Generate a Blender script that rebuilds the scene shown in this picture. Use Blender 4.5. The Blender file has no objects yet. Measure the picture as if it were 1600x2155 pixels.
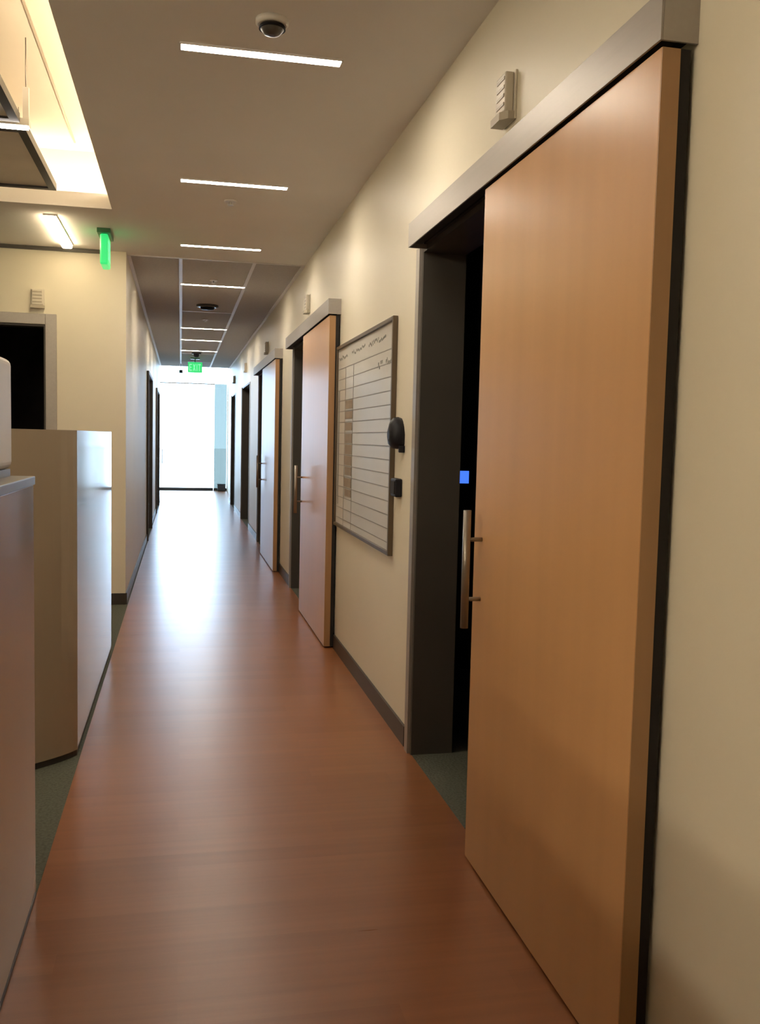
import bpy, bmesh, math, random
from mathutils import Matrix, Vector
random.seed(7)
C = bpy.context.scene.collection
SC = bpy.context.scene

# ------------------------------------------------------------------ camera
cam_d = bpy.data.cameras.new('camera')
cam = bpy.data.objects.new('camera', cam_d); C.objects.link(cam)
r = Vector((0.97760024, -0.20920267, 0.02306545))
u = Vector((-0.00630158, 0.08044739, 0.99673894))
f = Vector((0.21037601, 0.97455757, -0.07732708))
cam.matrix_world = Matrix(((r.x, u.x, -f.x, 0), (r.y, u.y, -f.y, 0), (r.z, u.z, -f.z, 1.5), (0, 0, 0, 1)))
cam_d.sensor_fit = 'HORIZONTAL'; cam_d.sensor_width = 36.0
cam_d.lens = 36.0 * 1952.2 / 1600.0
cam_d.clip_start = 0.05; cam_d.clip_end = 300
SC.camera = cam

# ------------------------------------------------------------------ light settings
STRIP_E = 125.0        # corridor strip lamps
COVE_E = 30.0         # cove strips in the office ceiling
PENDANT_E = 30.0
FILL_E = 26.0          # added fill pendants, out of view on the left
SPOT_E = 26.0
WARM = (1.0, 0.80, 0.56)
SKY = 20.0
SC.view_settings.view_transform = 'Standard'
SC.view_settings.look = 'None'
SC.view_settings.exposure = 0.0
SC.view_settings.gamma = 1.0
SC.view_settings.use_curve_mapping = False

w = bpy.data.worlds.new('sky'); SC.world = w; w.use_nodes = True
bg = w.node_tree.nodes['Background']
bg.inputs[0].default_value = (0.54, 0.74, 1.0, 1); bg.inputs[1].default_value = SKY
# daylight portal in the glazed end wall (guides sampling of the sky only)
pd = bpy.data.lights.new('daylight_portal', 'AREA'); pd.shape = 'RECTANGLE'; pd.size = 1.9; pd.size_y = 3.4
pd.cycles.is_portal = True
po = bpy.data.objects.new('daylight_portal', pd); C.objects.link(po)
po.location = (0.3, 26.12, 1.71); po.rotation_euler = (math.radians(-90), 0, 0)

# ------------------------------------------------------------------ materials
def mat(name, col, rough=0.5, metal=0.0, spec=0.5, coat=0.0, coat_rough=0.1, vary=0.0, scale=(4, 4, 4), bump=0.0, emit=None, es=0.0):
    m = bpy.data.materials.new(name); m.use_nodes = True
    nt = m.node_tree; b = nt.nodes['Principled BSDF']
    b.inputs['Base Color'].default_value = (*col, 1)
    b.inputs['Roughness'].default_value = rough
    b.inputs['Metallic'].default_value = metal
    b.inputs['Specular IOR Level'].default_value = spec
    b.inputs['Coat Weight'].default_value = coat
    b.inputs['Coat Roughness'].default_value = coat_rough
    if emit:
        b.inputs['Emission Color'].default_value = (*emit, 1)
        b.inputs['Emission Strength'].default_value = es
    if vary or bump:
        tc = nt.nodes.new('ShaderNodeTexCoord'); mp = nt.nodes.new('ShaderNodeMapping')
        mp.inputs['Scale'].default_value = scale
        geo = nt.nodes.new('ShaderNodeNewGeometry')
        nt.links.new(geo.outputs['Position'], mp.inputs['Vector'])
        n = nt.nodes.new('ShaderNodeTexNoise'); n.inputs['Scale'].default_value = 1.0; n.inputs['Detail'].default_value = 5
        nt.links.new(mp.outputs[0], n.inputs['Vector'])
        if vary:
            rp = nt.nodes.new('ShaderNodeMapRange')
            rp.inputs['From Min'].default_value = 0.3; rp.inputs['From Max'].default_value = 0.7
            rp.inputs['To Min'].default_value = 1 - vary; rp.inputs['To Max'].default_value = 1 + vary
            nt.links.new(n.outputs[0], rp.inputs[0])
            mx = nt.nodes.new('ShaderNodeVectorMath'); mx.operation = 'SCALE'
            mx.inputs[0].default_value = col
            nt.links.new(rp.outputs[0], mx.inputs['Scale'])
            nt.links.new(mx.outputs[0], b.inputs['Base Color'])
        if bump:
            bp = nt.nodes.new('ShaderNodeBump'); bp.inputs['Strength'].default_value = bump; bp.inputs['Distance'].default_value = 0.01
            nt.links.new(n.outputs[0], bp.inputs['Height']); nt.links.new(bp.outputs[0], b.inputs['Normal'])
    return m

def wood_floor():
    m = bpy.data.materials.new('wood_plank_floor'); m.use_nodes = True
    nt = m.node_tree; b = nt.nodes['Principled BSDF']; L = nt.links.new
    geo = nt.nodes.new('ShaderNodeNewGeometry')
    mp = nt.nodes.new('ShaderNodeMapping'); mp.inputs['Scale'].default_value = (1, 1, 1)
    L(geo.outputs['Position'], mp.inputs['Vector'])
    br = nt.nodes.new('ShaderNodeTexBrick')
    br.inputs['Scale'].default_value = 1.0; br.inputs['Brick Width'].default_value = 0.92; br.inputs['Row Height'].default_value = 0.10
    br.inputs['Mortar Size'].default_value = 0.0; br.inputs['Mortar Smooth'].default_value = 0.3; br.offset = 0.37; br.offset_frequency = 2
    br.inputs['Color1'].default_value = (0.25, 0.094, 0.036, 1); br.inputs['Color2'].default_value = (0.29, 0.115, 0.047, 1)
    br.inputs['Mortar'].default_value = (0.26, 0.104, 0.043, 1)
    L(mp.outputs[0], br.inputs['Vector'])
    mp2 = nt.nodes.new('ShaderNodeMapping'); mp2.inputs['Scale'].default_value = (1.3, 30, 1)
    L(geo.outputs['Position'], mp2.inputs['Vector'])
    n = nt.nodes.new('ShaderNodeTexNoise'); n.inputs['Scale'].default_value = 1; n.inputs['Detail'].default_value = 3; n.inputs['Distortion'].default_value = 0.1
    L(mp2.outputs[0], n.inputs['Vector'])
    rp = nt.nodes.new('ShaderNodeMapRange'); rp.inputs['From Min'].default_value = 0.2; rp.inputs['From Max'].default_value = 0.8
    rp.inputs['To Min'].default_value = 0.86; rp.inputs['To Max'].default_value = 1.12
    L(n.outputs[0], rp.inputs[0])
    sc = nt.nodes.new('ShaderNodeVectorMath'); sc.operation = 'SCALE'
    L(br.outputs['Color'], sc.inputs[0]); L(rp.outputs[0], sc.inputs['Scale']); L(sc.outputs[0], b.inputs['Base Color'])
    b.inputs['Roughness'].default_value = 0.24
    b.inputs['Specular IOR Level'].default_value = 0.5
    rr = nt.nodes.new('ShaderNodeMapRange'); rr.inputs['From Min'].default_value = 0.2; rr.inputs['From Max'].default_value = 0.8
    rr.inputs['To Min'].default_value = 0.27; rr.inputs['To Max'].default_value = 0.33
    L(n.outputs[0], rr.inputs[0]); L(rr.outputs[0], b.inputs['Roughness'])
    return m

def tile_ceiling():
    m = mat('acoustic_tile', (0.52, 0.50, 0.49), 0.95, spec=0.2, vary=0.06, scale=(60, 60, 60), bump=0.15)
    return m

def glass(name, tint, clear=True, gloss=0.08):
    m = bpy.data.materials.new(name); m.use_nodes = True
    nt = m.node_tree; nt.nodes.remove(nt.nodes['Principled BSDF']); L = nt.links.new
    out = nt.nodes['Material Output']
    t = nt.nodes.new('ShaderNodeBsdfTransparent'); t.inputs[0].default_value = (*tint, 1)
    g = nt.nodes.new('ShaderNodeBsdfGlossy'); g.inputs['Roughness'].default_value = 0.02
    fr = nt.nodes.new('ShaderNodeFresnel'); fr.inputs[0].default_value = 1.45
    mx = nt.nodes.new('ShaderNodeMixShader')
    L(fr.outputs[0], mx.inputs[0]); L(t.outputs[0], mx.inputs[1]); L(g.outputs[0], mx.inputs[2]); L(mx.outputs[0], out.inputs[0])
    return m

M = dict(
    wall=mat('cream_wall_paint', (0.74, 0.685, 0.555), 0.45, spec=0.4, vary=0.02, scale=(1.5, 1.5, 1.5), bump=0.0),
    ceil=mat('ceiling_paint', (0.92, 0.91, 0.90), 0.9, spec=0.2, vary=0.015, scale=(2, 2, 2)),
    coveceil=mat('recess_ceiling_paint', (0.80, 0.74, 0.64), 0.9, spec=0.2, vary=0.015, scale=(2, 2, 2)),
    tile=tile_ceiling(),
    tbar=mat('white_grid_bar', (0.85, 0.83, 0.82), 0.5, vary=0.02),
    floor=wood_floor(),
    carpet=mat('grey_green_carpet', (0.105, 0.110, 0.085), 0.95, spec=0.1, vary=0.25, scale=(90, 90, 90), bump=0.4),
    base=mat('dark_rubber_base', (0.045, 0.038, 0.032), 0.38, vary=0.08, scale=(6, 6, 6)),
    dark=mat('unlit_room_dark', (0.07, 0.065, 0.07), 0.8, vary=0.05),  # dark wall colour stands in for the darkness of unlit rooms
    jamb=mat('charcoal_frame', (0.078, 0.070, 0.062), 0.45, vary=0.04, scale=(3, 3, 3)),
    silver=mat('brushed_aluminium', (0.40, 0.375, 0.35), 0.45, metal=0.5, vary=0.03, scale=(60, 2, 60)),
    steel=mat('satin_steel', (0.33, 0.30, 0.27), 0.38, metal=0.8, vary=0.03, scale=(80, 80, 4)),
    maple=mat('maple_veneer', (0.58, 0.325, 0.145), 0.32, spec=0.32, vary=0.04, scale=(9, 9, 0.55)),
    maple_edge=mat('maple_edge_band', (0.40, 0.23, 0.11), 0.4, vary=0.05, scale=(20, 20, 1)),
    flat_black=mat('black_parts_and_gap_shade', (0.015, 0.013, 0.012), 0.8, vary=0.1),  # black of rails and small parts, also the painted gap shade
    lam=mat('pale_laminate', (0.37, 0.305, 0.225), 0.07, spec=0.5, vary=0.02, scale=(2, 2, 2)),
    lamcap=mat('grey_cap', (0.20, 0.20, 0.215), 0.35, vary=0.04),
    white=mat('white_plastic', (0.82, 0.80, 0.75), 0.45, vary=0.02),
    beige=mat('off_white_plastic', (0.62, 0.57, 0.48), 0.45, vary=0.02),
    shade=mat('pale_grey_lens', (0.42, 0.37, 0.29), 0.4, vary=0.02),
    board=mat('whiteboard_face', (0.66, 0.65, 0.60), 0.16, spec=0.5, vary=0.02, scale=(3, 3, 3)),
    wbframe=mat('bronze_frame', (0.115, 0.085, 0.055), 0.4, metal=0.3, vary=0.05),
    gridline=mat('grey_grid_line', (0.22, 0.21, 0.19), 0.6, vary=0.05),
    ink=mat('dry_marker_ink', (0.22, 0.22, 0.20), 0.6, vary=0.05),
    brown=mat('brown_tag', (0.26, 0.20, 0.145), 0.5, vary=0.08, scale=(12, 12, 12)),
    black=mat('black_plastic', (0.008, 0.008, 0.012), 0.5, spec=0.25, vary=0.08, scale=(10, 10, 10)),
    blue=mat('blue_screen', (0.02, 0.05, 0.2), 0.3, emit=(0.07, 0.22, 1.0), es=1.05, vary=0.02),
    green=mat('green_sign_face', (0.02, 0.4, 0.12), 0.3, emit=(0.03, 0.70, 0.18), es=0.95, vary=0.02),
    greenpale=mat('pale_green_letter', (0.3, 0.6, 0.4), 0.3, emit=(0.16, 0.95, 0.40), es=0.95, vary=0.02),
    greendark=mat('green_sign_housing', (0.03, 0.13, 0.05), 0.4, vary=0.03),
    strip=mat('strip_diffuser', (0.8, 0.8, 0.8), 0.5, emit=(1.0, 0.87, 0.70), es=STRIP_E, vary=0.02),
    cove=mat('cove_strip', (0.8, 0.8, 0.8), 0.5, emit=(1.0, 0.80, 0.54), es=COVE_E, vary=0.02),
    fill=mat('fill_pendant_lens', (0.8, 0.8, 0.8), 0.5, emit=(1.0, 0.84, 0.62), es=FILL_E, vary=0.02),
    pend=mat('pendant_diffuser', (0.8, 0.8, 0.8), 0.5, emit=(1.0, 0.88, 0.78), es=PENDANT_E, vary=0.02),
    spot=mat('downlight_diffuser', (0.8, 0.8, 0.8), 0.5, emit=(1.0, 0.78, 0.48), es=SPOT_E, vary=0.02),
    cloud=mat('grey_brown_panel', (0.78, 0.71, 0.61), 0.35, vary=0.10, scale=(2, 3, 2)),
    blackframe=mat('black_panel_frame', (0.02, 0.017, 0.015), 0.5, vary=0.05),
    alu=mat('dark_anodised', (0.07, 0.075, 0.08), 0.4, metal=0.4, vary=0.04),
    clear=glass('clear_pane', (0.96, 0.98, 0.98)),
    tint=glass('tinted_pane', (0.215, 0.23, 0.215)),
    ground=mat('pale_concrete', (0.72, 0.72, 0.70), 0.9, vary=0.08, scale=(1, 1, 1), bump=0.2),
)

# ------------------------------------------------------------------ mesh helpers
def add_box(bm, x0, x1, y0, y1, z0, z1, bev=0.0, seg=2):
    vs = [bm.verts.new(p) for p in ((x0,y0,z0),(x1,y0,z0),(x1,y1,z0),(x0,y1,z0),(x0,y0,z1),(x1,y0,z1),(x1,y1,z1),(x0,y1,z1))]
    fs = [bm.faces.new([vs[i] for i in q]) for q in ((3,2,1,0),(4,5,6,7),(0,1,5,4),(1,2,6,5),(2,3,7,6),(3,0,4,7))]
    if bev:
        es = list({e for fc in fs for e in fc.edges})
        bmesh.ops.bevel(bm, geom=es, offset=bev, segments=seg, affect='EDGES', profile=0.5)
    return bm

def box(*a, bev=0.0, seg=2):
    return add_box(bmesh.new(), *a, bev=bev, seg=seg)

def boxes(lst, bev=0.0):
    bm = bmesh.new()
    for q in lst: add_box(bm, *q, bev=bev)
    return bm

def add_cyl(bm, p0, p1, r0, r1=None, n=20, cap=True):
    r1 = r0 if r1 is None else r1
    p0, p1 = Vector(p0), Vector(p1); d = (p1 - p0).normalized()
    a = d.orthogonal().normalized(); b = d.cross(a)
    rings = []
    for p, rr in ((p0, r0), (p1, r1)):
        rings.append([bm.verts.new(p + rr * (math.cos(t) * a + math.sin(t) * b)) for t in [2 * math.pi * k / n for k in range(n)]])
    for k in range(n):
        fc = bm.faces.new((rings[0][k], rings[0][(k + 1) % n], rings[1][(k + 1) % n], rings[1][k])); fc.smooth = True
    if cap:
        bm.faces.new(list(reversed(rings[0]))); bm.faces.new(rings[1])
    return bm

def lathe(prof, base, n=28):
    """prof: (radius, z) from top to bottom about a vertical axis at base"""
    bm = bmesh.new(); rings = []
    for rr, z in prof:
        rings.append([bm.verts.new((base[0] + rr * math.cos(2 * math.pi * k / n), base[1] + rr * math.sin(2 * math.pi * k / n), base[2] + z)) for k in range(n)])
    for a, b in zip(rings, rings[1:]):
        for k in range(n):
            fc = bm.faces.new((a[k], b[k], b[(k + 1) % n], a[(k + 1) % n])); fc.smooth = True
    bm.faces.new(rings[0]); bm.faces.new(list(reversed(rings[-1])))
    return bm

def obj(name, bm, m, parent=None, label=None):
    bmesh.ops.recalc_face_normals(bm, faces=bm.faces[:])
    if parent is not None:
        off = Vector(parent.get('_w', (0, 0, 0)))
        bmesh.ops.translate(bm, vec=-off, verts=bm.verts[:])
    me = bpy.data.meshes.new(name); bm.to_mesh(me); bm.free()
    me.materials.append(m)
    o = bpy.data.objects.new(name, me); C.objects.link(o)
    if parent is not None:
        o.parent = parent; o['_w'] = tuple(off)
    if label: o['label'] = label
    return o

def thing(name, label, cat, loc, group=None):
    o = bpy.data.objects.new(name, None); C.objects.link(o)
    o.empty_display_size = 0.1
    o.location = loc; o['_w'] = tuple(loc); o['label'] = label; o['category'] = cat; o['kind'] = 'thing'
    if group: o['group'] = group
    return o

def tag(o, label, cat, group=None):
    o['label'] = label; o['category'] = cat; o['kind'] = 'thing'
    if group: o['group'] = group
    return o

def struct(name, bm, m, parent=None):
    o = obj(name, bm, m, parent)
    if parent is None: o['kind'] = 'structure'
    return o

def struct_empty(name, loc):
    o = bpy.data.objects.new(name, None); C.objects.link(o); o.location = loc; o['_w'] = tuple(loc); o['kind'] = 'structure'
    o.empty_display_size = 0.1
    return o

# ------------------------------------------------------------------ setting
CZ = 3.06                      # ceiling
WX, WT = 1.09, 1.28            # right wall face / back
LX = -0.47                     # left corridor wall face
YE = 26.0                      # glazed end
OPEN_R = [(3.00, 4.23), (7.80, 9.20), (11.80, 13.35), (15.25, 17.10), (19.35, 20.70)]
OPEN_L = [(13.45, 15.30), (18.2, 20.4)]
OZ = 2.39

struct('floor', box(-0.45, WX, -3.2, YE + 0.06, -0.12, 0.0), M['floor'])
struct('floor_carpet', boxes([(-6.2, -0.45, -3.2, 8.45, -0.12, 0.0), (WX, 4.4, -3.2, 21.6, -0.12, 0.0), (-6.2, -0.45, 8.45, 21.6, -0.12, -0.0)]), M['carpet'])
struct('floor_vestibule', boxes([(-1.2, -0.45, 21.6, YE + 0.06, -0.12, 0.0), (WX, 1.6, 21.6, YE + 0.06, -0.12, 0.0)]), M['floor'])
struct('ground', box(-40, 40, YE + 0.06, 120, -0.2, -0.04), M['ground'])

# right wall with its openings
def wall_with_openings(x0, x1, ya, yb, ops, top):
    L = []; y = ya
    for a, b in ops:
        L.append((x0, x1, y, a, 0, top)); L.append((x0, x1, a, b, OZ, top)); y = b
    L.append((x0, x1, y, yb, 0, top))
    return boxes(L)
struct('wall_right', wall_with_openings(WX, WT, -3.2, 21.6, OPEN_R, CZ), M['wall'])
struct('wall_left', wall_with_openings(LX - 0.14, LX, 8.40, 21.6, OPEN_L, CZ), M['wall'])
struct('wall_cross', boxes([(-1.13, LX - 0.14, 8.40, 8.54, 0, CZ), (-2.25, -1.13, 8.40, 8.54, 2.41, CZ), (-6.2, -2.25, 8.40, 8.54, 0, CZ)]), M['wall'])
struct('wall_office', boxes([(-6.2, -6.06, -3.2, 8.40, 0, 3.7), (-6.2, 1.28, -3.34, -3.2, 0, 3.7)]), M['wall'])
# dark rooms behind the walls
struct('wall_rooms_right', boxes([(4.26, 4.4, -3.2, 21.6, 0, CZ), (WT, 4.26, 6.6, 6.7, 0, CZ), (WT, 4.26, 10.6, 10.7, 0, CZ), (WT, 4.26, 14.3, 14.4, 0, CZ),
                                  (WT, 4.26, 18.2, 18.3, 0, CZ), (WT, 4.26, 21.5, 21.6, 0, CZ), (WT, 4.26, 1.5, 1.6, 0, CZ)]), M['dark'])
struct('wall_rooms_left', boxes([(-3.2, -3.1, 8.54, 21.6, 0, CZ), (-3.1, LX - 0.14, 12.4, 12.5, 0, CZ), (-3.1, LX - 0.14, 16.5, 16.6, 0, CZ), (-3.1, LX - 0.14, 21.5, 21.6, 0, CZ)]), M['dark'])
# vestibule with a taller ceiling at the glazed end
struct('wall_vestibule', boxes([(-1.2, LX - 0.14, 21.6, 21.7, 0, 3.46), (WT, 1.6, 21.6, 21.7, 0, 3.46), (-0.80, -0.66, 21.7, YE, 0, 3.46), (1.24, 1.38, 21.7, YE, 0, 3.46),
                                (-0.61, 1.28, 21.6, 21.7, 3.18, 3.46), (-0.80, 1.38, YE, YE + 0.12, 3.40, 3.46)]), M['wall'])
struct('ceiling_vestibule', box(-1.2, 1.6, 21.6, YE + 0.12, 3.46, 3.6), M['ceil'])

# ceilings: plain painted part, then the recess of the open office, then acoustic tiles
struct('ceiling', boxes([(-0.48, WX, -3.2, 8.52, CZ, CZ + 0.10), (-6.2, -0.48, 6.86, 8.40, CZ, CZ + 0.10), (-6.2, -4.2, -3.2, 6.86, CZ, CZ + 0.10),
                         (-4.2, -0.48, -3.2, -2.2, CZ, CZ + 0.10)]), M['ceil'])
struct('ceiling_tiles', box(LX, WX, 8.52, 21.7, CZ, CZ + 0.12), M['tile'])
struct('ceiling_rooms', boxes([(WT - 0.19, 4.4, -3.2, 21.6, CZ + 0.001, CZ + 0.12), (-6.2, LX, 8.40, 21.6, CZ + 0.001, CZ + 0.12)]), M['dark'])
struct('ceiling_recess', boxes([(-4.5, -0.22, -2.5, 7.16, 3.52, 3.6), (-0.22, -0.14, -2.5, 7.16, CZ + 0.10, 3.6), (-4.5, -0.14, 7.16, 7.24, CZ + 0.10, 3.6),
                                (-4.58, -4.5, -2.5, 7.24, CZ + 0.10, 3.6), (-4.5, -0.14, -2.58, -2.5, CZ + 0.10, 3.6)]), M['coveceil'])
struct('trim_1', boxes([(-0.742, -0.730, -2.0, 6.95, 3.512, 3.52)]), M['shade'])   # joint line in the recess ceiling
# white grid bars of the tiled ceiling
bars = [(x - 0.016, x + 0.016, 8.52, 21.6, CZ - 0.006, CZ) for x in (-0.012, 0.637)]
bars += [(LX, LX + 0.03, 8.52, 21.6, CZ - 0.012, CZ), (WX - 0.03, WX, 8.52, 21.6, CZ - 0.012, CZ), (LX, WX, 8.51, 8.535, CZ - 0.006, CZ)]
bars += [(0.0, 0.625, y - 0.016, y + 0.016, CZ - 0.006, CZ) for y in (12.06, 18.2, 20.2)]
struct('trim_2', boxes(bars), M['tbar'])

# baseboards
def base_segs(x0, x1, ya, yb, ops, pad=0.1):
    L = []; y = ya
    for a, b in ops:
        L.append((x0, x1, y, a - pad, 0, 0.10)); y = b + pad
    L.append((x0, x1, y, yb, 0, 0.10)); return boxes(L)
struct('baseboard_right', base_segs(WX - 0.012, WX, -3.2, 21.6, OPEN_R), M['base'])
struct('baseboard_left', base_segs(LX, LX + 0.012, 8.40, 21.6, OPEN_L, 0.02), M['base'])
struct('baseboard_cross', boxes([(-1.04, LX, 8.388, 8.40, 0, 0.10), (-6.0, -2.35, 8.388, 8.40, 0, 0.10)]), M['base'])

# door linings of the right wall: charcoal reveal with a slim aluminium casing
n = 3
for a, b in OPEN_R:
    t = struct_empty('trim_%d' % n, (WX, b, 0)); n += 1
    struct('reveal', boxes([(WX - 0.004, WT + 0.01, b - 0.025, b, 0, OZ), (WX - 0.004, WT + 0.01, a, a + 0.025, 0, OZ), (WX - 0.004, WT + 0.01, a + 0.025, b - 0.025, OZ - 0.025, OZ)]), M['jamb'], t)
    struct('casing', boxes([(WX - 0.018, WX, b, b + 0.06, 0, OZ + 0.0), (WX - 0.006, WX, a - 0.06, a, 0, OZ)]), M['silver'], t)
for a, b in OPEN_L:
    t = struct_empty('trim_%d' % n, (LX, b, 0)); n += 1
    struct('reveal', boxes([(LX - 0.15, LX + 0.03, a, a + 0.04, 0, OZ), (LX - 0.15, LX + 0.03, b - 0.04, b, 0, OZ), (LX - 0.15, LX + 0.03, a + 0.04, b - 0.04, OZ - 0.04, OZ)]), M['jamb'], t)
# doorway in the cross wall
t = struct_empty('trim_%d' % n, (-1.13, 8.4, 0)); n += 1
struct('casing', boxes([(-1.13, -1.04, 8.375, 8.40, 0, 2.50), (-2.34, -2.25, 8.375, 8.40, 0, 2.50), (-2.25, -1.13, 8.375, 8.40, 2.41, 2.50)], bev=0.004), M['silver'], t)
struct('reveal', boxes([(-1.145, -1.13, 8.40, 8.54, 0, 2.41), (-2.25, -2.235, 8.40, 8.54, 0, 2.41), (-2.235, -1.145, 8.40, 8.54, 2.395, 2.41)]), M['jamb'], t)
struct('trim_%d' % n, box(-6.0, LX - 0.14, 8.378, 8.40, CZ - 0.03, CZ), M['jamb'])   # dark shadow joint under the ceiling
n += 1

# glazed end of the corridor
d = struct_empty('door_1', (0.16, YE, 0))
struct('pane', box(-0.56, 0.87, YE + 0.02, YE + 0.03, 0.07, 2.90), M['clear'], d)
struct('door_rail', boxes([(-0.58, 0.88, YE, YE + 0.05, 0.0, 0.075)]), M['alu'], d)
struct('door_stile', boxes([(-0.66, -0.585, YE, YE + 0.05, 0.0, 2.93)]), M['alu'], d)
struct('head_bar', boxes([(-0.66, 0.90, YE, YE + 0.05, 2.905, 2.935)]), M['silver'], d)
bm = bmesh.new(); add_cyl(bm, (-0.50, YE - 0.05, 0.72), (-0.50, YE - 0.05, 1.12), 0.014)
add_cyl(bm, (-0.50, YE - 0.05, 0.78), (-0.50, YE + 0.02, 0.78), 0.009); add_cyl(bm, (-0.50, YE - 0.05, 1.06), (-0.50, YE + 0.02, 1.06), 0.009)
struct('handle', bm, M['steel'], d)
struct('window_1', box(-0.66, 1.24, YE + 0.02, YE + 0.03, 2.935, 3.40), M['clear'])
wd = struct_empty('window_2', (1.06, YE, 0))
struct('pane', box(0.895, 1.235, YE + 0.02, YE + 0.03, 0.07, 2.93), M['tint'], wd)
struct('window_sill', box(0.885, 1.24, YE, YE + 0.05, 0.0, 0.07), M['alu'], wd)

# ------------------------------------------------------------------ sliding doors of the right wall
PX0, PX1 = 1.012, 1.056
def sliding_door(y0, y1, ytrack, lab_door, lab_track, handle_h=(0.862, 1.268)):
    d = thing('sliding_door_leaf', lab_door, 'sliding door', (1.034, (y0 + y1) / 2, 0.0), 'maple sliding doors of the right wall')
    obj('panel', box(PX0, PX1, y0 + 0.003, y1 - 0.003, 0.012, 2.362, bev=0.0015), M['maple'], d)
    for ya in (y0, y1 - 0.003): obj('edge_band', box(PX0 + 0.0005, PX1 - 0.0005, ya, ya + 0.003, 0.013, 2.361), M['maple_edge'], d)
    obj('gap_shade_strip', box(PX1, PX1 + 0.024, y0 + 0.0005, y0 + 0.03, 0.013, 2.361), M['flat_black'], d, 'black strip standing in for the dark gap behind the door')  # black strip added to paint the shade in the gap to the wall
    obj('bottom_guide', box(1.024, 1.044, y0 + 0.05, y1 - 0.05, 0.0, 0.012), M['flat_black'], d)
    yh = y1 - 0.085
    h = obj('handle', add_cyl(bmesh.new(), (0.957, yh, handle_h[0]), (0.957, yh, handle_h[1]), 0.0135, n=24), M['steel'], d, 'satin steel bar pull handle')
    zm = sum(handle_h) / 2
    for z in (zm - 0.103, zm + 0.103):
        obj('handle_post', add_cyl(bmesh.new(), (0.957, yh, z), (PX0, yh, z), 0.0075, n=16), M['steel'], h)
    # the aluminium track cover fixed on the wall above the door
    k = thing('sliding_track', lab_track, 'door track', (1.05, (y0 + ytrack) / 2, 2.372), 'aluminium sliding door tracks')
    obj('fascia', box(1.000, 1.006, y0 - 0.012, ytrack, 2.370, 2.476, bev=0.001), M['silver'], k)
    for ya in (y0 - 0.012, ytrack - 0.006): obj('end_cap', box(1.006, WX, ya, ya + 0.006, 2.370, 2.476), M['silver'], k)
    obj('rail', boxes([(1.006, WX, y0 - 0.006, ytrack - 0.006, 2.466, 2.476), (1.018, 1.058, y0 + 0.02, ytrack - 0.03, 2.385, 2.42), (1.072, WX, y0 - 0.006, ytrack - 0.006, 2.39, 2.466)]), M['flat_black'], k)
    return d

sliding_door(1.905, 3.105, 4.16, 'large maple sliding door filling the right foreground, half open on a dark room',
             'long grey aluminium track cover above the foreground sliding door')
sliding_door(6.50, 7.95, 9.22, 'maple sliding door on the far side of the whiteboard, half open',
             'grey aluminium track cover above the door just past the whiteboard')
sliding_door(10.30, 12.00, 13.35, 'maple sliding door third along the corridor, mirroring the daylight beside a black opening',
             'grey aluminium track cover above the third sliding door along the corridor')

# ------------------------------------------------------------------ left work-station screens
d = thing('workstation_partition', 'pale laminate counter partition with grey cap in the near left corner', 'partition', (-0.80, 0.4, 0))
obj('panel', box(-1.10, -0.452, -2.4, 3.075, 0.012, 1.335, bev=0.003), M['lam'], d)
obj('cap', box(-1.12, -0.448, -2.42, 3.085, 1.335, 1.362, bev=0.003), M['lamcap'], d, 'grey top cap')
obj('kick_strip', box(-1.10, -0.449, -2.4, 3.070, 0.0, 0.012), M['base'], d)

def prism(poly, z0, z1, bev=0.0):
    bm = bmesh.new()
    a = [bm.verts.new((x, y, z0)) for x, y in poly]; b = [bm.verts.new((x, y, z1)) for x, y in poly]
    k = len(poly)
    for i in range(k): bm.faces.new((a[i], a[(i + 1) % k], b[(i + 1) % k], b[i]))
    bm.faces.new(a[::-1]); bm.faces.new(b)
    return bm
curve = []
for i in range(13):
    t = i / 12
    # quarter sweep from the corridor corner toward the desks
    curve.append((-0.462 - 0.145 * t - 0.40 * t * t, 4.425 - 0.30 * t + 0.0 * t - 0.12 * t * t))
poly = curve + [(-1.007, 6.56), (-0.462, 6.56)]
d = thing('workstation_partition', 'tall pale partition with curved tan end behind the near counter', 'partition', (-0.72, 5.4, 0))
obj('panel', prism(poly, 0.03, 1.490), M['lam'], d)
obj('cap', prism(poly, 1.490, 1.512), M['lam'], d)
obj('kick_strip', prism([(x - 0.004, y + 0.004) for x, y in curve] + [(-1.0, 6.55), (-0.466, 6.55)], 0.0, 0.03), M['base'], d)

d = thing('equipment_box', 'white upright equipment box with rounded corner standing on the near left counter', 'box', (-0.75, 2.68, 1.362))
obj('body', box(-1.06, -0.512, 2.30, 3.068, 1.385, 1.722, bev=0.022, seg=4), M['white'], d)
obj('foot', box(-1.05, -0.518, 2.31, 3.06, 1.362, 1.385), M['lamcap'], d)

# ------------------------------------------------------------------ whiteboard
YA, YB, ZA, ZB = 4.71, 6.49, 0.895, 2.14
wb = thing('whiteboard', 'whiteboard ruled into rows hanging between the first two sliding doors', 'whiteboard', (WX, (YA + YB) / 2, ZA))
obj('board', box(1.076, WX, YA + 0.01, YB - 0.01, ZA + 0.01, ZB - 0.01), M['board'], wb)
obj('frame', boxes([(1.062, WX - 0.001, YA, YA + 0.022, ZA, ZB), (1.062, WX - 0.001, YB - 0.022, YB, ZA, ZB), (1.062, WX - 0.001, YA + 0.022, YB - 0.022, ZA, ZA + 0.022), (1.062, WX - 0.001, YA + 0.022, YB - 0.022, ZB - 0.022, ZB)], bev=0.002), M['wbframe'], wb, 'slim bronze frame')
rows = [ZB - 0.16 - 0.073 * k for k in range(15)]
cols = [6.17, 5.88]
bm = bmesh.new()
for z in rows: add_box(bm, 1.0750, 1.0762, YA + 0.022, YB - 0.022, z - 0.0025, z + 0.0025)
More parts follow.
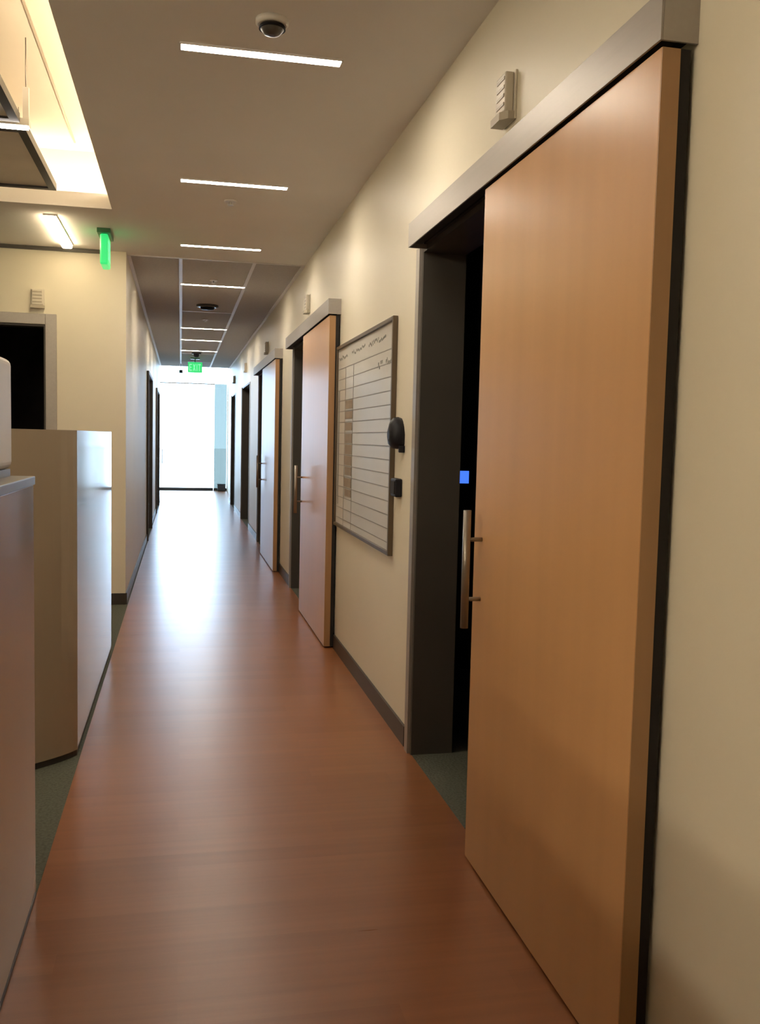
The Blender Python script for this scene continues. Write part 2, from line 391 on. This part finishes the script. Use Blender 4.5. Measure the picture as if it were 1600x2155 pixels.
for y in cols: add_box(bm, 1.0750, 1.0762, y - 0.006, y + 0.006, ZA + 0.022, rows[0])
add_box(bm, 1.0748, 1.0762, 6.39, 6.42, 1.05, 1.83)
obj('grid_lines', bm, M['gridline'], wb)
bm = bmesh.new()
for k in range(3, 12):
    z1 = rows[k] - 0.006; z0 = rows[k + 1] + 0.006 + random.uniform(0, 0.02)
    add_box(bm, 1.0740, 1.0758, 5.895, 6.155 - random.uniform(0, 0.03), z0, z1)
obj('name_tags', bm, M['brown'], wb, 'column of brown tags')
def scrawl(y, z, wdt, h):
    bm = bmesh.new(); k = 0.0
    while k < wdt:
        dy = random.uniform(0.012, 0.03); zz = z + random.uniform(-h, h)
        add_box(bm, 1.0744, 1.0758, y - k - dy * 0.7, y - k, zz - h * 0.5, zz + h * 0.5); k += dy + 0.006
    obj('handwriting', bm, M['ink'], wb)
scrawl(6.42, ZB - 0.085, 0.30, 0.012); scrawl(5.95, ZB - 0.085, 0.42, 0.012); scrawl(5.40, ZB - 0.085, 0.46, 0.013)
scrawl(5.12, rows[1] + 0.01, 0.12, 0.018); scrawl(4.92, rows[1] + 0.02, 0.14, 0.018)

# devices between whiteboard and the first doorway
d = thing('wall_device', 'black rounded teardrop device on the wall at the whiteboard edge', 'device', (WX, 4.56, 1.46))
bm = bmesh.new()
prof = [(-0.075, 1.478), (-0.05, 1.462), (0.0, 1.456), (0.05, 1.464), (0.068, 1.49), (0.072, 1.53), (0.058, 1.572), (0.028, 1.602), (0.0, 1.618), (-0.028, 1.602), (-0.058, 1.572), (-0.078, 1.53)]
cy = 4.575; rings = []
for x, s in ((WX, 0.92), (WX - 0.02, 1.0), (WX - 0.045, 0.95), (WX - 0.062, 0.72), (WX - 0.070, 0.35)):
    rings.append([bm.verts.new((x, cy + yy * s, 1.53 + (z - 1.53) * s)) for yy, z in prof])
for a_, b_ in zip(rings, rings[1:]):
    for i in range(len(prof)):
        fc = bm.faces.new((a_[i], a_[(i + 1) % len(prof)], b_[(i + 1) % len(prof)], b_[i])); fc.smooth = True
bm.faces.new(rings[0]); bm.faces.new(rings[-1][::-1])
obj('cover', bm, M['black'], d)
obj('tail', box(WX - 0.03, WX, 4.495, 4.515, 1.440, 1.475, bev=0.004), M['black'], d)
d = thing('card_reader', 'small black rectangular reader on the wall below the teardrop device', 'device', (WX, 4.58, 1.22))
obj('body', box(WX - 0.036, WX, 4.53, 4.645, 1.215, 1.308, bev=0.008, seg=3), M['black'], d)
obj('face_plate', box(WX - 0.040, WX - 0.036, 4.545, 4.63, 1.23, 1.294), M['flat_black'], d)

# things in the dark room behind the first door
d = thing('desk_phone', 'black device with glowing blue screen inside the dark room', 'device', (1.85, 5.95, 0))
ks = 5.95 / 5.5
obj('screen', box(1.762, 1.880, 5.925, 5.93, 1.225, 1.308), M['blue'], d, 'glowing blue screen')
obj('body', box(1.745, 1.90, 5.93, 5.99, 1.03, 1.325, bev=0.008), M['black'], d)
obj('stand', add_cyl(bmesh.new(), (1.82, 5.96, 0.03), (1.82, 5.96, 1.03), 0.02), M['black'], d)
obj('foot', add_cyl(bmesh.new(), (1.82, 5.96, 0.0), (1.82, 5.96, 0.03), 0.18, 0.15, n=32), M['black'], d)

# ------------------------------------------------------------------ room signal boxes over the doors
def signal_right(y, z, lab, s=1.0, first=None):
    d = thing('signal_box', lab, 'signal box', (WX, y, z), 'white signal boxes over the doors')
    obj('back_plate', box(WX - 0.008, WX, y - 0.058, y + 0.058, z, z + 0.16, bev=0.002), M['beige'], d)
    cv = obj('cover', box(WX - 0.040, WX - 0.008, y - 0.050, y + 0.050, z + 0.025, z + 0.155, bev=0.006), M['beige'], d)
    bm = bmesh.new()
    for k in range(4):
        zz = z + 0.045 + 0.028 * k
        add_box(bm, WX - 0.0425, WX - 0.040, y - 0.042, y + 0.030, zz, zz + 0.010)
    obj('ridge', bm, M['shade'], cv)
    obj('lens', prism([(WX - 0.052, y - 0.03), (WX - 0.052, y + 0.058), (WX - 0.008, y + 0.058), (WX - 0.008, y - 0.058), (WX - 0.03, y - 0.058)], z - 0.002, z + 0.024), M['shade'], d)
    return d
signal_right(3.09, 2.582, 'white ridged signal box above the foreground sliding door')
signal_right(8.15, 2.585, 'white signal box above the door just past the whiteboard')
signal_right(12.10, 2.565, 'signal box above the third sliding door along the corridor')
signal_right(16.10, 2.600, 'signal box above the dark doorway past the third sliding door')
signal_right(19.60, 2.600, 'farthest signal box, above the last dark doorway by the glass end')
d = thing('signal_box', 'white signal box above the dark doorway on the left', 'signal box', (-1.19, 8.4, 2.545), 'white signal boxes over the doors')
obj('back_plate', box(-1.245, -1.135, 8.392, 8.40, 2.545, 2.705, bev=0.002), M['beige'], d)
cv = obj('cover', box(-1.237, -1.143, 8.36, 8.392, 2.57, 2.70, bev=0.006), M['beige'], d)
bm = bmesh.new()
for k in range(4): add_box(bm, -1.229, -1.155, 8.3575, 8.36, 2.59 + 0.028 * k, 2.60 + 0.028 * k)
obj('ridge', bm, M['shade'], cv)
obj('lens', box(-1.245, -1.135, 8.352, 8.392, 2.543, 2.569), M['shade'], d)

# ------------------------------------------------------------------ lamps
def strip_lamp(y, lab, wd=0.058):
    d = thing('strip_light', lab, 'ceiling light', (0.315, y, CZ), 'linear ceiling lights of the corridor')
    obj('housing', boxes([(-0.015, 0.645, y - wd / 2 - 0.006, y - wd / 2, CZ - 0.008, CZ), (-0.015, 0.645, y + wd / 2, y + wd / 2 + 0.006, CZ - 0.008, CZ),
                          (-0.015, -0.009, y - wd / 2, y + wd / 2, CZ - 0.008, CZ), (0.639, 0.645, y - wd / 2, y + wd / 2, CZ - 0.008, CZ)]), M['tbar'], d)
    obj('diffuser', box(-0.009, 0.639, y - wd / 2, y + wd / 2, CZ - 0.006, CZ), M['strip'], d)
ordw = {3.94: 'glowing linear ceiling light nearest the camera, below the smoke detector', 5.94: 'second glowing linear ceiling light from the camera, on plain ceiling',
        7.92: 'third glowing linear ceiling light, just before the tiled ceiling', 9.93: 'first glowing linear light within the tiled ceiling grid',
        13.90: 'second glowing linear light within the tiled ceiling, past the ceiling vent', 15.60: 'third glowing linear light within the tiled ceiling grid',
        17.55: 'farthest linear light within the tiled ceiling, near the exit sign'}
for y, lab in ordw.items(): strip_lamp(y, lab)

for lab, q, qc in (('warm cove strip hidden along the corridor side of the ceiling recess', (-0.40, -0.36, -2.3, 6.95), (-0.41, -0.35, -2.3, 6.96)),
                   ('warm cove strip hidden along the far side of the ceiling recess', (-4.3, -0.42, 7.00, 7.04), (-4.3, -0.41, 6.99, 7.05))):
    d = thing('cove_light', lab, 'cove light', ((q[0] + q[1]) / 2, (q[2] + q[3]) / 2, CZ + 0.10), 'cove lights of the ceiling recess')
    obj('diffuser', box(*q, CZ + 0.115, CZ + 0.13), M['cove'], d)
    obj('channel', box(*qc, CZ + 0.10, CZ + 0.115), M['white'], d)

# suspended black-framed panels in the recess, with a linear pendant between them
def ceiling_panel(x0, x1, y0, y1, lab):
    z0 = 3.075
    d = thing('ceiling_panel', lab, 'ceiling panel', ((x0 + x1) / 2, (y0 + y1) / 2, z0), 'black framed suspended ceiling panels')
    obj('panel_face', box(x0 + 0.03, x1 - 0.03, y0 + 0.03, y1 - 0.03, z0 + 0.012, z0 + 0.03), M['cloud'], d)
    fw = 0.045
    obj('panel_frame', boxes([(x0, x1, y0, y0 + fw, z0, z0 + 0.045), (x0, x1, y1 - fw, y1, z0, z0 + 0.045), (x0, x0 + fw, y0 + fw, y1 - fw, z0, z0 + 0.045), (x1 - fw, x1, y0 + fw, y1 - fw, z0, z0 + 0.045)]), M['blackframe'], d)
    for px, py in ((x0 + 0.2, y0 + 0.2), (x1 - 0.2, y0 + 0.2), (x0 + 0.2, y1 - 0.2), (x1 - 0.2, y1 - 0.2)):
        obj('hanger_wire', add_cyl(bmesh.new(), (px, py, z0 + 0.03), (px, py, 3.52), 0.002, n=8), M['steel'], d)
ceiling_panel(-2.05, -0.805, 5.29, 6.52, 'black framed grey panel hung in the ceiling recess, beyond the white pendant')
ceiling_panel(-2.05, -0.815, 3.93, 5.165, 'black framed grey panel hung in the recess at the left photo edge, before the pendant')
def pendant(x0, y, lab):
    x1 = x0 + 1.275
    d = thing('pendant_light', lab, 'pendant light', ((x0 + x1) / 2, y, 3.06), 'linear pendants over the desks')
    obj('housing', box(x0, x1, y - 0.03, y + 0.03, 3.072, 3.11, bev=0.003), M['white'], d)
    obj('diffuser', box(x0 + 0.01, x1 - 0.01, y - 0.025, y + 0.025, 3.064, 3.072), M['pend'], d)
    obj('hanger', box(x1 - 0.034, x1 - 0.004, y - 0.012, y + 0.012, 3.11, 3.27), M['white'], d)
    obj('hanger_wire', add_cyl(bmesh.new(), (x1 - 0.019, y, 3.27), (x1 - 0.019, y, 3.52), 0.003, n=8), M['steel'], d)
    obj('hanger_wire', add_cyl(bmesh.new(), (x0 + 0.1, y, 3.11), (x0 + 0.1, y, 3.52), 0.003, n=8), M['steel'], d)
pendant(-2.05, 5.225, 'white linear pendant between two black framed ceiling panels')
def fill_pendant(x, y, lab):  # unseen lamps added to brighten the right wall from the left
    d = thing('fill_pendant', lab, 'pendant light', (x, y, 2.95), 'added fill pendants out of view')
    obj('housing', box(x - 0.04, x + 0.04, y - 0.65, y + 0.65, 3.05, 3.08, bev=0.003), M['white'], d)
    obj('lens', box(x - 0.035, x + 0.035, y - 0.64, y + 0.64, 2.95, 3.05, bev=0.004), M['fill'], d)
    for yy in (y - 0.55, y + 0.55):
        obj('hanger_wire', add_cyl(bmesh.new(), (x, yy, 3.08), (x, yy, 3.52), 0.003, n=8), M['steel'], d)
k = 0
names = ['first', 'second', 'third']
for x, row in ((-2.9, 'near'), (-4.0, 'far')):
    for k in range(3):
        fill_pendant(x, 2.2 - 1.55 * k, '%s linear pendant of the %s row added as fill light, left of the view' % (names[k], row))

d = thing('sprinkler', 'tiny sprinkler on the bright ceiling of the recess', 'sprinkler', (-0.92, 5.0, 3.52))
obj('cover_plate', lathe([(0.03, 0), (0.03, -0.005), (0.012, -0.012), (0.01, -0.03)], (-0.92, 5.0, 3.52)), M['shade'], d)

d = thing('downlight', 'warm glaring linear downlight on the ceiling left of the green exit sign', 'ceiling light', (-0.93, 7.7, CZ))
obj('housing', box(-0.975, -0.885, 7.14, 8.22, CZ - 0.012, CZ), M['white'], d)
obj('diffuser', box(-0.969, -0.891, 7.15, 8.21, CZ - 0.04, CZ - 0.012, bev=0.01), M['spot'], d)

# ------------------------------------------------------------------ exit signs
FONT = {'E': [(0, 0, .18, 1), (.18, 0, .6, .17), (.18, .42, .52, .58), (.18, .83, .6, 1)], 'I': [(0, 0, .18, 1)], 'T': [(.22, 0, .4, .83), (0, .83, .62, 1)]}
def letters(put):
    """calls put(list of quads in unit letter space) for E X I T laid out from 0 to ~2.6"""
    x = 0
    for ch in 'EXIT':
        if ch == 'X':
            put('bar', (x + .0, 0, x + .48, 1)); put('bar', (x + .0, 1, x + .48, 0)); x += .85
        else:
            for q in FONT[ch]: put('rect', (x + q[0], q[1], x + q[2], q[3]))
            x += {'E': .78, 'I': .36, 'T': .62}[ch]
def letter_mesh(to3, thick=0.5):
    bm = bmesh.new()
    def put(kind, q):
        if kind == 'rect': pts = [(q[0], q[1]), (q[2], q[1]), (q[2], q[3]), (q[0], q[3])]
        else: pts = [(q[0], q[1]), (q[0] + .2, q[1]), (q[2] + .2, q[3]), (q[2], q[3])]
        a = [bm.verts.new(to3(x, y, 0)) for x, y in pts]; b = [bm.verts.new(to3(x, y, 1)) for x, y in pts]
        for i in range(4): bm.faces.new((a[i], a[(i + 1) % 4], b[(i + 1) % 4], b[i]))
        bm.faces.new(a[::-1]); bm.faces.new(b)
    letters(put)
    return bm
y0 = 19.2
d = thing('exit_sign', 'green lit exit sign hanging above the far glass door', 'exit sign', (0.275, y0 + 0.03, CZ))
obj('panel', box(0.128, 0.412, y0, y0 + 0.04, 2.765, 2.975, bev=0.004), M['green'], d)
obj('canopy', boxes([(0.18, 0.36, y0 - 0.01, y0 + 0.06, CZ - 0.025, CZ), (0.26, 0.28, y0 + 0.01, y0 + 0.03, 2.975, CZ - 0.025)]), M['greendark'], d)
obj('lettering', letter_mesh(lambda x, z, t: (0.155 + x * 0.088, y0 - 0.002 + 0.003 * t, 2.80 + z * 0.14)), M['greenpale'], d)
d = thing('exit_sign', 'green lit exit sign seen edge-on at the left wall corner', 'exit sign', (-0.585, 7.65, CZ))
obj('panel', box(-0.615, -0.555, 7.52, 7.78, 2.795, 3.025, bev=0.012), M['green'], d)
obj('canopy', box(-0.635, -0.535, 7.48, 7.82, 3.025, CZ, bev=0.004), M['greendark'], d)
lt = obj('lettering', letter_mesh(lambda x, z, t: (-0.5565 + 0.003 * t, 7.55 + x * 0.078, 2.835 + z * 0.15)), M['greenpale'], d)

# ------------------------------------------------------------------ small ceiling devices
d = thing('smoke_detector', 'round smoke detector on the ceiling above the nearest strip light', 'smoke detector', (0.325, 3.62, CZ))
obj('base', lathe([(0.062, 0), (0.062, -0.016), (0.054, -0.022)], (0.325, 3.62, CZ)), M['white'], d)
obj('sensor', lathe([(0.046, -0.022), (0.044, -0.036), (0.030, -0.052), (0.012, -0.058)], (0.325, 3.62, CZ)), M['jamb'], d)
obj('grille', lathe([(0.05, -0.028), (0.05, -0.036)], (0.325, 3.62, CZ)), M['black'], d)
def cover_plate(x, y, lab):
    d = thing('sprinkler', lab, 'sprinkler', (x, y, CZ))
    obj('cover_plate', lathe([(0.042, 0), (0.042, -0.006), (0.036, -0.010)], (x, y, CZ)), M['tbar'], d)
    obj('deflector', lathe([(0.008, -0.010), (0.008, -0.026), (0.02, -0.028), (0.02, -0.031)], (x, y, CZ)), M['white'], d)
cover_plate(0.312, 6.37, 'small round sprinkler plate on plain ceiling past the second strip light')
cover_plate(0.31, 9.60, 'small sprinkler in the tiled ceiling just before its first strip light')
cover_plate(0.31, 12.83, 'small sprinkler in the tiled ceiling past the dark vent')
d = thing('smoke_detector', 'dark round vent-like detector in the middle of the tiled ceiling', 'smoke detector', (0.30, 11.45, CZ))
obj('base', lathe([(0.13, 0), (0.13, -0.02), (0.10, -0.028)], (0.30, 11.45, CZ)), M['alu'], d)
obj('sensor', lathe([(0.085, -0.028), (0.075, -0.05), (0.03, -0.058)], (0.30, 11.45, CZ)), M['black'], d)
d = thing('smoke_detector', 'small dark detector on the far tiled ceiling in front of the exit sign', 'smoke detector', (0.275, 18.0, CZ))
obj('base', lathe([(0.09, 0), (0.09, -0.02), (0.07, -0.03)], (0.275, 18.0, CZ)), M['alu'], d)
obj('sensor', lathe([(0.055, -0.03), (0.045, -0.075), (0.02, -0.085)], (0.275, 18.0, CZ)), M['black'], d)
d = thing('motion_sensor', 'tiny dark sensor hanging left of the far exit sign', 'sensor', (0.0, 20.8, CZ))
obj('stem', add_cyl(bmesh.new(), (-0.01, 20.8, CZ), (-0.01, 20.8, 2.92), 0.008, n=10), M['alu'], d)
obj('head', box(-0.05, 0.03, 20.77, 20.83, 2.85, 2.92, bev=0.01), M['alu'], d)

d = thing('doorstop_box', 'small dark box on the floor at the right foot of the glass end', 'box', (1.10, 25.9, 0))
obj('body', box(0.99, 1.20, 25.80, 25.98, 0.0, 0.17, bev=0.01), M['alu'], d)
obj('lid', box(0.985, 1.205, 25.795, 25.985, 0.17, 0.19, bev=0.005), M['black'], d)

for o in bpy.data.objects:
    if '_w' in o: del o['_w']
